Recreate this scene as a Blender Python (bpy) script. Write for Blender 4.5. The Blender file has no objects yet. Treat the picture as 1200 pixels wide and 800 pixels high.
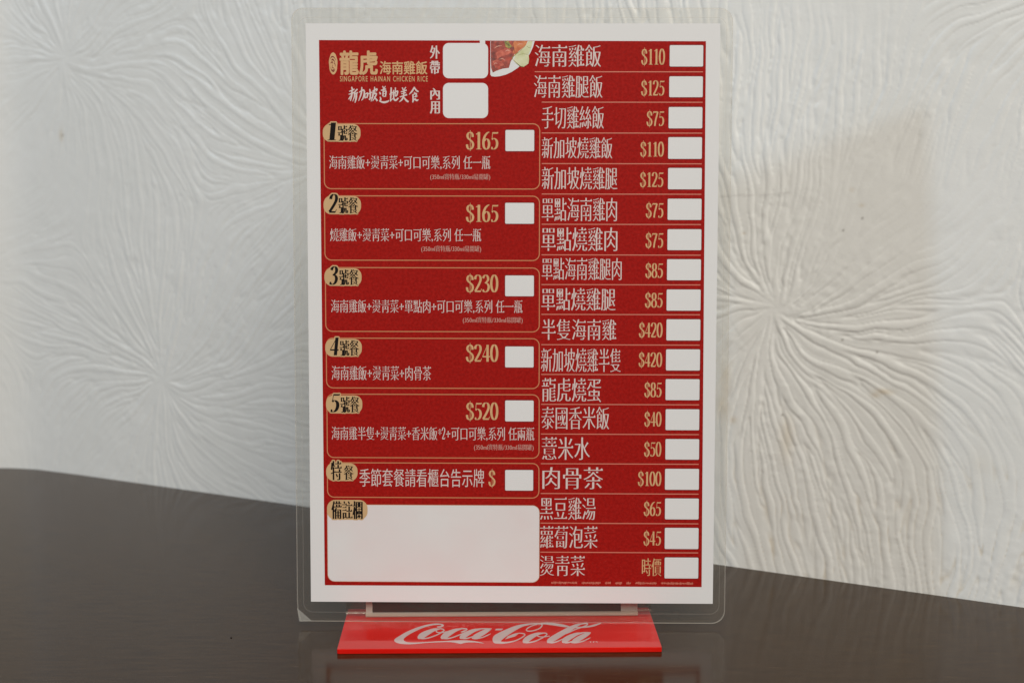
import bpy, math, random
import numpy as np
from mathutils import Matrix, Vector
from mathutils.geometry import delaunay_2d_cdt

random.seed(7)
S = bpy.context.scene
COL = S.collection

# ------------------------------------------------------------------ camera, world, lamps, exposure
CAM_H = 0.18301
PITCH = math.radians(8.0)
FPX = 1800.0                                   # focal length in photo pixels (1200 wide)
cam_d = bpy.data.cameras.new('camera')
cam = bpy.data.objects.new('camera', cam_d)
COL.objects.link(cam)
cam.location = (0, 0, CAM_H)
cam.rotation_euler = (math.pi / 2 - PITCH, 0, 0)
cam_d.sensor_width = 36.0
cam_d.lens = 36.0 * FPX / 1200.0
cam_d.clip_start = 0.01
cam_d.clip_end = 50
cam_d.dof.use_dof = True
cam_d.dof.focus_distance = 0.563
cam_d.dof.aperture_fstop = 15.0
S.camera = cam

W = bpy.data.worlds.new('World')
S.world = W
W.use_nodes = True
W.node_tree.nodes['Background'].inputs['Color'].default_value = (1.0, 0.95, 0.88, 1)
W.node_tree.nodes['Background'].inputs['Strength'].default_value = 0.14


def area_lamp(name, loc, target, size, power, color):
    d = bpy.data.lights.new(name, 'AREA')
    d.shape = 'SQUARE'
    d.size = size
    d.energy = power
    d.color = color
    o = bpy.data.objects.new(name, d)
    COL.objects.link(o)
    o.location = loc
    o.rotation_euler = (Vector(target) - Vector(loc)).to_track_quat('-Z', 'Y').to_euler()
    return o


# cool window light from the left, warm ceiling light from above and in front
area_lamp('window_light', (-1.80, -0.20, 0.86), (0.05, 0.58, 0.12), 0.12, 7.2, (0.47, 0.72, 1.0))
area_lamp('ceiling_light', (0.25, -1.25, 1.35), (0.05, 0.6, 0.1), 1.2, 43.5, (1.0, 0.965, 0.885))

S.view_settings.view_transform = 'Standard'
S.view_settings.look = 'None'
S.view_settings.gamma = 1.0
S.view_settings.exposure = 0.0
S.cycles.max_bounces = 10
S.cycles.transparent_max_bounces = 24
S.cycles.caustics_reflective = False
S.cycles.caustics_refractive = False


# ------------------------------------------------------------------ helpers
def tag(o, label=None, cat=None, group=None, kind=None):
    for k, v in (('label', label), ('category', cat), ('group', group), ('kind', kind)):
        if v:
            o[k] = v
    return o


def empty(name, mat, label, cat):
    o = bpy.data.objects.new(name, None)
    COL.objects.link(o)
    o.empty_display_size = 0.02
    o.matrix_world = mat
    return tag(o, label, cat)


class MB:
    """collects polygons with a material index, links them as one mesh object"""
    def __init__(self):
        self.v, self.f, self.m = [], [], []

    def poly(self, pts, mi=0):
        k = len(self.v)
        self.v += [tuple(p) for p in pts]
        self.f.append(tuple(range(k, k + len(pts))))
        self.m.append(mi)

    def flat(self, pts2, z, mi=0):
        a = sum(p[0] * q[1] - q[0] * p[1] for p, q in zip(pts2, list(pts2[1:]) + [pts2[0]]))
        if a < 0:
            pts2 = list(pts2)[::-1]
        self.poly([(p[0], p[1], z) for p in pts2], mi)

    def tris(self, V, T, z, mi=0):
        k = len(self.v)
        self.v += [(x, y, z) for x, y in V]
        for t in T:
            p = [V[i] for i in t]
            a = sum(p[i][0] * p[(i + 1) % len(p)][1] - p[(i + 1) % len(p)][0] * p[i][1] for i in range(len(p)))
            t = tuple(k + i for i in (t if a > 0 else t[::-1]))
            self.f.append(t)
            self.m.append(mi)

    def prism(self, pts2, z0, z1, mi=0, side=None):
        a = sum(p[0] * q[1] - q[0] * p[1] for p, q in zip(pts2, list(pts2[1:]) + [pts2[0]]))
        if a < 0:
            pts2 = list(pts2)[::-1]
        n = len(pts2)
        k = len(self.v)
        self.v += [(p[0], p[1], z0) for p in pts2] + [(p[0], p[1], z1) for p in pts2]
        self.f.append(tuple(range(k + n, k + 2 * n)))
        self.m.append(mi)
        self.f.append(tuple(range(k + n - 1, k - 1, -1)))
        self.m.append(mi)
        for i in range(n):
            j = (i + 1) % n
            self.f.append((k + i, k + j, k + n + j, k + n + i))
            self.m.append(mi if side is None else side)

    def build(self, name, mats, parent=None, smooth=False):
        me = bpy.data.meshes.new(name)
        me.from_pydata(self.v, [], self.f)
        for m in (mats if isinstance(mats, (list, tuple)) else [mats]):
            me.materials.append(m)
        me.polygons.foreach_set('material_index', self.m)
        if smooth:
            me.polygons.foreach_set('use_smooth', [True] * len(me.polygons))
        me.update()
        o = bpy.data.objects.new(name, me)
        COL.objects.link(o)
        if parent:
            o.parent = parent
        return o


def rounded(x0, y0, x1, y1, r, n=6):
    if x0 > x1: x0, x1 = x1, x0
    if y0 > y1: y0, y1 = y1, y0
    rs = r if isinstance(r, (list, tuple)) else [r] * 4       # BL BR TR TL
    out = []
    for (cx, cy, a0, q) in ((x0, y0, 180, rs[0]), (x1, y0, 270, rs[1]), (x1, y1, 0, rs[2]), (x0, y1, 90, rs[3])):
        sx = q if cx == x0 else -q
        sy = q if cy == y0 else -q
        for i in range(n + 1):
            a = math.radians(a0 + 90 * i / n)
            out.append((cx + sx + q * math.cos(a), cy + sy + q * math.sin(a)))
    return out


def ring(mb, outer, inner, z, mi=0):
    n = len(outer)
    for i in range(n):
        j = (i + 1) % n
        mb.poly([(*outer[i], z), (*outer[j], z), (*inner[j], z), (*inner[i], z)], mi)


def catmull(pts, sub=6):
    P = np.array(pts, float)
    if len(P) < 3:
        return P
    Q = np.vstack([2 * P[0] - P[1], P, 2 * P[-1] - P[-2]])
    out = []
    for i in range(1, len(Q) - 2):
        for k in range(sub):
            t = k / sub
            out.append(0.5 * (2 * Q[i] + (Q[i + 1] - Q[i - 1]) * t + (2 * Q[i - 1] - 5 * Q[i] + 4 * Q[i + 1] - Q[i + 2]) * t * t
                              + (3 * Q[i] - Q[i - 1] - 3 * Q[i + 1] + Q[i + 2]) * t ** 3))
    out.append(P[-1])
    return np.array(out)


def ribbon(pts, nib=None, sub=6):
    """points (x, y[, w]) -> triangles of a stroke; nib = (wx, wy) of an elliptical pen"""
    C = catmull(pts, sub)
    d = np.gradient(C[:, :2], axis=0)
    d /= np.maximum(np.hypot(d[:, 0], d[:, 1])[:, None], 1e-9)
    n = np.stack([-d[:, 1], d[:, 0]], 1)
    if nib:
        h = 0.5 * np.sqrt((nib[0] * n[:, 0]) ** 2 + (nib[1] * n[:, 1]) ** 2)
    else:
        h = 0.5 * C[:, 2]
    L = C[:, :2] + n * h[:, None]
    R = C[:, :2] - n * h[:, None]
    T = []
    for i in range(len(C) - 1):
        T.append([L[i], R[i], R[i + 1]])
        T.append([L[i], R[i + 1], L[i + 1]])
    return T


def union(polys):
    V, F = [], []
    for p in polys:
        a = sum(p[i][0] * p[(i + 1) % len(p)][1] - p[(i + 1) % len(p)][0] * p[i][1] for i in range(len(p)))
        if abs(a) < 1e-12:
            continue
        p = p if a > 0 else p[::-1]
        F.append(list(range(len(V), len(V) + len(p))))
        V += [Vector((float(q[0]), float(q[1]))) for q in p]
    r = delaunay_2d_cdt(V, [], F, 0, 1e-6)
    vs, fs, orig = r[0], r[2], r[5]
    return [(v.x, v.y) for v in vs], [tuple(f) for f, o in zip(fs, orig) if len(o)]


# ------------------------------------------------------------------ materials
def nodes_of(m):
    return m.node_tree.nodes, m.node_tree.links


def principled(name, col, rough=0.5, spec=0.5, coat=0.0):
    m = bpy.data.materials.new(name)
    m.use_nodes = True
    b = m.node_tree.nodes['Principled BSDF']
    b.inputs['Base Color'].default_value = (*col, 1)
    b.inputs['Roughness'].default_value = rough
    b.inputs['Specular IOR Level'].default_value = spec
    b.inputs['Coat Weight'].default_value = coat
    return m


def mottled(name, c1, c2, scale, rough=0.5, bump=0.0, bscale=None, spec=0.5, detail=4, bdist=0.0002, stretch=None):
    m = principled(name, c1, rough, spec)
    N, L = nodes_of(m)
    b = N['Principled BSDF']
    tc = N.new('ShaderNodeTexCoord')
    mp = N.new('ShaderNodeMapping')
    if stretch:
        mp.inputs['Scale'].default_value = stretch
    nz = N.new('ShaderNodeTexNoise')
    nz.inputs['Scale'].default_value = scale
    nz.inputs['Detail'].default_value = detail
    rp = N.new('ShaderNodeValToRGB')
    rp.color_ramp.elements[0].position = 0.33
    rp.color_ramp.elements[1].position = 0.68
    rp.color_ramp.elements[0].color = (*c1, 1)
    rp.color_ramp.elements[1].color = (*c2, 1)
    L.new(tc.outputs['Object'], mp.inputs['Vector'])
    L.new(mp.outputs['Vector'], nz.inputs['Vector'])
    L.new(nz.outputs['Fac'], rp.inputs['Fac'])
    L.new(rp.outputs['Color'], b.inputs['Base Color'])
    if bump:
        n2 = N.new('ShaderNodeTexNoise')
        n2.inputs['Scale'].default_value = bscale or scale
        n2.inputs['Detail'].default_value = 3
        bp = N.new('ShaderNodeBump')
        bp.inputs['Strength'].default_value = bump
        bp.inputs['Distance'].default_value = bdist
        L.new(mp.outputs['Vector'], n2.inputs['Vector'])
        L.new(n2.outputs['Fac'], bp.inputs['Height'])
        L.new(bp.outputs['Normal'], b.inputs['Normal'])
    return m


def clear_plastic(name, tint, haze, haze_col, rough, gloss_scale=1.0, bump=0.0):
    """see-through plastic: transparent + a little milky diffuse, Fresnel gloss on top"""
    m = bpy.data.materials.new(name)
    m.use_nodes = True
    N, L = nodes_of(m)
    N.remove(N['Principled BSDF'])
    out = N['Material Output']
    tr = N.new('ShaderNodeBsdfTransparent')
    tr.inputs['Color'].default_value = (*tint, 1)
    df = N.new('ShaderNodeBsdfDiffuse')
    df.inputs['Color'].default_value = (*haze_col, 1)
    gl = N.new('ShaderNodeBsdfGlossy')
    gl.inputs['Roughness'].default_value = rough
    m1 = N.new('ShaderNodeMixShader')
    m1.inputs['Fac'].default_value = haze
    fr = N.new('ShaderNodeFresnel')
    fr.inputs['IOR'].default_value = 1.46
    geo = N.new('ShaderNodeNewGeometry')
    inv = N.new('ShaderNodeMath'); inv.operation = 'SUBTRACT'; inv.inputs[0].default_value = 1.0
    mul = N.new('ShaderNodeMath'); mul.operation = 'MULTIPLY'
    mul2 = N.new('ShaderNodeMath'); mul2.operation = 'MULTIPLY'; mul2.inputs[1].default_value = gloss_scale
    L.new(geo.outputs['Backfacing'], inv.inputs[1])
    L.new(fr.outputs['Fac'], mul.inputs[0])
    L.new(inv.outputs[0], mul.inputs[1])
    L.new(mul.outputs[0], mul2.inputs[0])
    m2 = N.new('ShaderNodeMixShader')
    L.new(tr.outputs[0], m1.inputs[1])
    L.new(df.outputs[0], m1.inputs[2])
    L.new(mul2.outputs[0], m2.inputs['Fac'])
    L.new(m1.outputs[0], m2.inputs[1])
    L.new(gl.outputs[0], m2.inputs[2])
    if bump:
        tc = N.new('ShaderNodeTexCoord')
        nz = N.new('ShaderNodeTexNoise')
        nz.inputs['Scale'].default_value = 60
        bp = N.new('ShaderNodeBump')
        bp.inputs['Strength'].default_value = bump
        bp.inputs['Distance'].default_value = 0.0006
        L.new(tc.outputs['Object'], nz.inputs['Vector'])
        L.new(nz.outputs['Fac'], bp.inputs['Height'])
        L.new(bp.outputs['Normal'], gl.inputs['Normal'])
    L.new(m2.outputs[0], out.inputs['Surface'])
    return m


M_PAPER = mottled('paper_white', (0.725, 0.72, 0.735), (0.755, 0.75, 0.765), 9, 0.55, spec=0.1)
M_SMUDGE = mottled('smudged_paper', (0.735, 0.725, 0.735), (0.735, 0.665, 0.675), 38, 0.5, spec=0.1, detail=6)
M_RED = mottled('printed_red', (0.285, 0.0055, 0.0040), (0.385, 0.0095, 0.0070), 1000, 0.5, 0.3, 900, spec=0.05, detail=3, bdist=0.0002)
M_INKW = principled('printed_white', (0.68, 0.58, 0.56), 0.5, 0.1)
M_GOLD = mottled('printed_gold', (0.60, 0.36, 0.18), (0.66, 0.41, 0.215), 200, 0.5, spec=0.1)
M_LINE = principled('printed_gold_line', (0.56, 0.225, 0.105), 0.5, 0.25)
M_LINEP = principled('printed_pink_line', (0.60, 0.20, 0.14), 0.5, 0.25)
M_NOTE = principled('printed_note', (0.62, 0.36, 0.31), 0.5, 0.25)
M_TAN = mottled('badge_tan', (0.56, 0.36, 0.185), (0.62, 0.41, 0.215), 60, 0.5, spec=0.25)
M_BLACK = principled('printed_black', (0.008, 0.006, 0.006), 0.5, 0.06)
M_PLATE = principled('plate_white', (0.70, 0.70, 0.72), 0.4, 0.3)
M_CHICK = mottled('printed_chicken', (0.11, 0.006, 0.004), (0.52, 0.06, 0.03), 520, 0.45, 0.4, 500, detail=6)
M_CHICK2 = mottled('printed_orange_chicken', (0.42, 0.06, 0.012), (0.74, 0.26, 0.08), 420, 0.45, 0.4, 200, detail=5)
M_CHICK3 = mottled('printed_red_chicken', (0.34, 0.02, 0.010), (0.66, 0.15, 0.09), 480, 0.45, 0.4, 400, detail=6)
M_GLINT = principled('printed_glint', (0.75, 0.42, 0.33), 0.5, 0.1)
M_CUKE = mottled('printed_cucumber', (0.50, 0.52, 0.27), (0.66, 0.66, 0.45), 330, 0.45)
M_HERB = mottled('printed_herb', (0.03, 0.05, 0.006), (0.45, 0.36, 0.08), 900, 0.5)
M_CRUMB = principled('printed_edge_shade', (0.07, 0.05, 0.05), 0.5, 0.3)
M_POUCH = clear_plastic('laminate_film', (0.985, 0.980, 0.970), 0.002, (0.8, 0.76, 0.68), 0.12, 0.22, 0.2)
M_MARGIN = clear_plastic('laminate_margin', (0.95, 0.945, 0.93), 0.03, (0.75, 0.72, 0.64), 0.25, 0.5, 0.3)
M_RIM = clear_plastic('laminate_edge', (0.93, 0.92, 0.88), 0.42, (0.85, 0.80, 0.70), 0.2, 1.0)
M_SEAM = clear_plastic('laminate_seam', (0.95, 0.94, 0.92), 0.18, (0.85, 0.80, 0.72), 0.2, 1.0)
M_FAINTSEAM = clear_plastic('laminate_inner_seam', (0.95, 0.94, 0.92), 0.09, (0.85, 0.80, 0.72), 0.2, 0.6)
M_FOLD = clear_plastic('laminate_fold', (0.9, 0.9, 0.88), 0.15, (0.85, 0.82, 0.78), 0.25, 1.0)
M_ACRYL = clear_plastic('clear_acrylic', (0.89, 0.88, 0.87), 0.012, (0.75, 0.6, 0.55), 0.03, 0.8)
M_BEND = clear_plastic('bend_painted_reflection', (0.86, 0.84, 0.80), 0.38, (0.80, 0.74, 0.64), 0.1, 0.8)  # beige diffuse stands in for the bright reflection on the bend
M_BENDEND = clear_plastic('clear_acrylic_glint', (0.9, 0.88, 0.85), 0.12, (0.86, 0.78, 0.70), 0.1, 3.0)
M_BASE = mottled('red_acrylic', (0.66, 0.0075, 0.004), (0.72, 0.010, 0.005), 30, 0.05, 0.06, 90, spec=0.16, bdist=0.0004)
M_LOGO = principled('logo_white', (0.66, 0.50, 0.48), 0.06, 0.38)
M_DARK = mottled('insert_print', (0.008, 0.003, 0.003), (0.016, 0.006, 0.005), 60, 0.35)
M_INS = principled('insert_paper', (0.82, 0.78, 0.74), 0.45, 0.3)
M_FAINT = principled('insert_lettering', (0.30, 0.21, 0.19), 0.5, 0.3)

# ------------------------------------------------------------------ glyphs
_cache = {}


def pen(V, T, thin, wide, uroko):
    """printing type cut like a Song face: horizontals thinned, verticals widened, small triangles on the right ends"""
    ids, W_, mp = {}, [], []
    for v in V:
        k = (round(v[0], 5), round(v[1], 5))
        if k not in ids:
            ids[k] = len(W_)
            W_.append(v)
        mp.append(ids[k])
    F = []
    for t in T:
        t = [mp[i] for i in t]
        a = sum(W_[t[i]][0] * W_[t[(i + 1) % len(t)]][1] - W_[t[(i + 1) % len(t)]][0] * W_[t[i]][1] for i in range(len(t)))
        if abs(a) < 1e-10:
            continue
        F.append(tuple(t if a > 0 else t[::-1]))
    E = set()
    for f in F:
        for i in range(len(f)):
            E.add((f[i], f[(i + 1) % len(f)]))
    B = [(a, b) for a, b in E if (b, a) not in E]
    nrm, nxt = {}, {}
    for a, b in B:
        dx, dy = W_[b][0] - W_[a][0], W_[b][1] - W_[a][1]
        l = math.hypot(dx, dy) or 1
        n = (dy / l, -dx / l)
        nxt[a] = b
        for q in (a, b):
            nrm.setdefault(q, []).append(n)
    out = []
    for i, v in enumerate(W_):
        ns = nrm.get(i)
        if not ns:
            out.append(v)
            continue
        nx = max((n[0] for n in ns), key=abs)
        ny = max((n[1] for n in ns), key=abs)
        out.append((v[0] + nx * wide, v[1] - ny * thin))
    if uroko:
        prv = {b: a for a, b in B}
        for a, b in B:
            dx, dy = W_[b][0] - W_[a][0], W_[b][1] - W_[a][1]
            if 0.03 < dy < 0.1 and abs(dx) < 0.12 * dy:
                p, q = prv.get(a), nxt.get(b)
                if p is None or q is None:
                    continue
                if W_[a][0] - W_[p][0] > 0.14 and abs(W_[a][1] - W_[p][1]) < .02 and W_[b][0] - W_[q][0] > 0.14 and abs(W_[b][1] - W_[q][1]) < .02:
                    x, y = out[b]
                    k = len(out)
                    out += [(x - .13, y), (x + .01, y), (x - .045, y + .065)]
                    F.append((k, k + 1, k + 2))
    return out, F


def font_glyph(ch, thin=0.0, wide=0.0, uroko=False):
    key = (ch, thin, wide, uroko)
    if key in _cache:
        return _cache[key]
    cu = bpy.data.curves.new('glyph', 'FONT')
    cu.body = ch
    cu.size = 1.0
    cu.resolution_u = 3
    cu.fill_mode = 'FRONT'
    ob = bpy.data.objects.new('glyph', cu)
    COL.objects.link(ob)
    dg = bpy.context.evaluated_depsgraph_get()
    ev = ob.evaluated_get(dg)
    me = ev.to_mesh()
    V = [(v.co.x, v.co.y) for v in me.vertices]
    T = [tuple(p.vertices) for p in me.polygons]
    ev.to_mesh_clear()
    bpy.data.objects.remove(ob)
    bpy.data.curves.remove(cu)
    if thin or wide or uroko:
        V, T = pen(V, T, thin, wide, uroko)
    _cache[key] = (V, T)
    return V, T


def _ell(cx, cy, rx, ry, a0, a1, n=14):
    return [(cx + rx * math.cos(math.radians(a0 + (a1 - a0) * i / n)), cy + ry * math.sin(math.radians(a0 + (a1 - a0) * i / n))) for i in range(n + 1)]


def serif_glyph(ch, bold=0.10):
    key = ('serif', ch, bold)
    if key in _cache:
        return _cache[key]
    n = (bold, 0.034)
    T = []
    def st(p, nib=n, sub=5): T.extend(ribbon(p, nib, sub))
    if ch == '0':
        st(_ell(.25, .5, .185, .485, 0, 362, 28))
    elif ch == '1':
        st([(.27, 0.0), (.27, .985)], (bold * 1.08, .03))
        st([(.10, .86), (.20, .90), (.27, .975)], (.04, .05))
        st([(.11, .016), (.43, .016)], (.03, .034))
    elif ch == '2':
        st([(.065, .74), (.085, .87), (.165, .965), (.26, .98), (.36, .92), (.405, .78), (.38, .62), (.28, .41), (.15, .19), (.06, .05)])
        st([(.05, .045), (.40, .045)], (.05, .09))
        st([(.40, .02), (.46, .19)], (.035, .03))
    elif ch == '4':
        st([(.335, 0), (.335, .985)], (bold, .03))
        st([(.325, .97), (.03, .31)], (.035, .03))
        st([(.02, .295), (.485, .295)], (.03, .075))
    elif ch == '5':
        st([(.13, .935), (.42, .935), (.45, .985)], (.04, .085))
        st([(.13, .96), (.095, .56)], (.035, .03))
        st([(.09, .56), (.17, .62), (.27, .60), (.37, .50), (.405, .33), (.36, .14), (.25, .03), (.14, .02), (.07, .07)])
        st(_ell(.09, .09, .022, .028, 0, 360, 10), (.06, .06))
    elif ch == '6':
        st([(.43, .985), (.31, .93), (.18, .78), (.095, .56), (.075, .35), (.11, .13), (.2, .025), (.27, .015), (.37, .1), (.42, .31), (.38, .5), (.29, .585), (.2, .57), (.12, .48)])
    elif ch == '7':
        st([(.06, .935), (.44, .935)], (.04, .09))
        st([(.43, .95), (.34, .66), (.24, .34), (.19, 0)], (bold * .95, .03))
        st([(.065, .96), (.04, .80)], (.035, .03))
    elif ch == '3':
        st([(.06, .80), (.11, .91), (.2, .98), (.3, .95), (.365, .83), (.36, .70), (.28, .59), (.17, .52)])
        st([(.17, .53), (.3, .50), (.39, .39), (.405, .25), (.34, .09), (.22, .015), (.12, .03), (.05, .1)])
        st(_ell(.07, .1, .022, .028, 0, 360, 10), (.06, .06))
    elif ch == '8':
        st(_ell(.25, .75, .145, .225, 0, 362, 22))
        st(_ell(.25, .26, .18, .25, 0, 362, 22))
    elif ch == '$':
        st([(.40, .70), (.385, .84), (.32, .94), (.24, .965), (.13, .91), (.08, .77), (.13, .63), (.25, .53), (.37, .42), (.42, .27), (.37, .1), (.25, .01), (.12, .05), (.06, .19), (.06, .28)], (bold * .95, .045))
        st([(.25, -.10), (.25, 1.09)], (.032, .03))
    V, F = union(T)
    _cache[key] = (V, F)
    return V, F


def layout(text, style):
    """-> list of (V, T, dx, mi) in em units"""
    out, x = [], 0.0
    for ch in text:
        if ch == ' ':
            x += 0.32 + 1.2 * max(0.0, style.get('lat', 0.10) - 0.10)
            continue
        if ch in '0123456789$' and style.get('serif'):
            V, T = serif_glyph(ch, style['serif'])
            xs = [v[0] for v in V]
            k = style.get('dig_scale', 1.0)
            V = [(v[0] * k, v[1] * k) for v in V]
            out.append((V, T, x - 0.02))
            x += (0.50 if ch != '1' else 0.47) * k + style.get('gap', 0.0)
        else:
            V, T = font_glyph(ch, style.get('thin', 0.0), style.get('wide', 0.0), style.get('uroko', False))
            if not V:
                continue
            if ord(ch) > 0x2E00:
                w = EM * style.get('space', 1.0)
                out.append((V, T, x))
                x += w
            else:
                x0 = min(v[0] for v in V)
                x1 = max(v[0] for v in V)
                out.append((V, T, x - x0 + 0.05))
                x += x1 - x0 + style.get('lat', 0.10)
    return out


def ink(lay):
    xs = [v[0] + g[2] for g in lay for v in g[0]]
    ys = [v[1] for g in lay for v in g[0]]
    return min(xs), min(ys), max(xs), max(ys)


_v, _t = font_glyph('國國')
_xs = sorted(v[0] for v in _v)
_v1, _t1 = font_glyph('國')
EM = max(_xs) - max(v[0] for v in _v1)

MING = dict(thin=0.018, wide=0.011, uroko=True, serif=0.13)
MINGD = dict(thin=0.017, wide=0.008, uroko=True, serif=0.12, dig_scale=0.8)
NOTE = dict(thin=0.012, wide=0.006)
SANS = dict(thin=0.006, wide=0.004)
BLACK = dict(thin=0.012, wide=0.040, uroko=True, serif=0.17)
PRICE = dict(serif=0.14)


def put_text(mb, text, box, style, z, mi=0, digits_fit=False, shear=0.0, jitter=None, grow=0.0):
    """lay the text's ink into the card rectangle box = (x0, y0, x1, y1)"""
    lay = layout(text, style)
    bx0, by0, bx1, by1 = ink(lay)
    if digits_fit:
        by0, by1 = 0.0, 1.0
    x0, y0, x1, y1 = box
    sx = (x1 - x0) / (bx1 - bx0)
    sy = (y1 - y0) / (by1 - by0)
    for (V, T, dx) in lay:
        tf = (0, 0, 1, 0)
        if jitter:
            tf = (random.uniform(-.05, .05), random.uniform(-.07, .07), random.uniform(.85, 1.12), random.uniform(-.25, .3))
        cx = sum(v[0] for v in V) / len(V)
        cy = sum(v[1] for v in V) / len(V)
        P = []
        for (vx, vy) in V:
            if jitter:
                lx, ly = vx - cx, vy - cy
                lx = lx * tf[2] + ly * tf[3] * 0.5 + 0.03 * math.sin(9 * ly + 20 * tf[0])
                ly = ly * (2 - tf[2]) - lx * 0.18 + 0.03 * math.sin(11 * lx + 30 * tf[1])
                vx, vy = cx + lx + tf[0], cy + ly + tf[1]
            X = x0 + (vx + dx - bx0) * sx
            Y = y0 + (vy - by0) * sy
            X += shear * (Y - y0)
            P.append((X, Y))
        g = style.get('grow', 0.0)
        if g:
            for i in range(8):
                a = i * math.pi / 4 + .2
                mb.tris([(p[0] + g * (y1 - y0) * math.cos(a), p[1] + g * (y1 - y0) * math.sin(a)) for p in P], T, z + 0.000004 * (i + 1), mi)
        mb.tris(P, T, z, mi)


# ------------------------------------------------------------------ where the menu card stands (from the photograph's perspective)
A_X = np.array([0.99989909, -0.01416203, -0.0011145])
A_Y = np.array([0.00191626, 0.05672618, 0.99838793])
A_N = np.array([-0.01407598, -0.99828933, 0.0567476])
CARD_C = np.array([1.58e-05, 0.55283882, -0.06895192 + CAM_H])
_F = np.array([0, math.cos(PITCH), -math.sin(PITCH)])
_U = np.array([0, math.sin(PITCH), math.cos(PITCH)])
_C = np.array([0, 0, CAM_H])


def ray(px, py):
    return _F + (px - 600) / FPX * np.array([1., 0, 0]) - (py - 400) / FPX * _U


def on_card(px, py):
    d = ray(px, py)
    X = _C + d * (((CARD_C - _C) @ A_N) / (d @ A_N)) - CARD_C
    return float(X @ A_X), float(X @ A_Y)


def on_level(px, py, z):
    d = ray(px, py)
    X = _C + d * ((z - CAM_H) / d[2])
    return float(X[0]), float(X[1])


def cbox(x0, y0, x1, y1):
    """measured rectangle of the print -> upright rectangle on the card"""
    a, b, c, d = on_card(x0, y0), on_card(x1, y0), on_card(x1, y1), on_card(x0, y1)
    return ((a[0] + d[0]) / 2, (c[1] + d[1]) / 2, (b[0] + c[0]) / 2, (a[1] + b[1]) / 2)


# ------------------------------------------------------------------ wall with embossed covering
W0 = np.array([0, 0.68024671 * CAM_H / 0.18420773, 0])
WSL = -0.53135132
WD = np.array([1, WSL, 0]) / math.hypot(1, WSL)
WN = np.array([WD[1], -WD[0], 0])            # toward the camera
KW = CAM_H / 0.18420773


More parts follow.
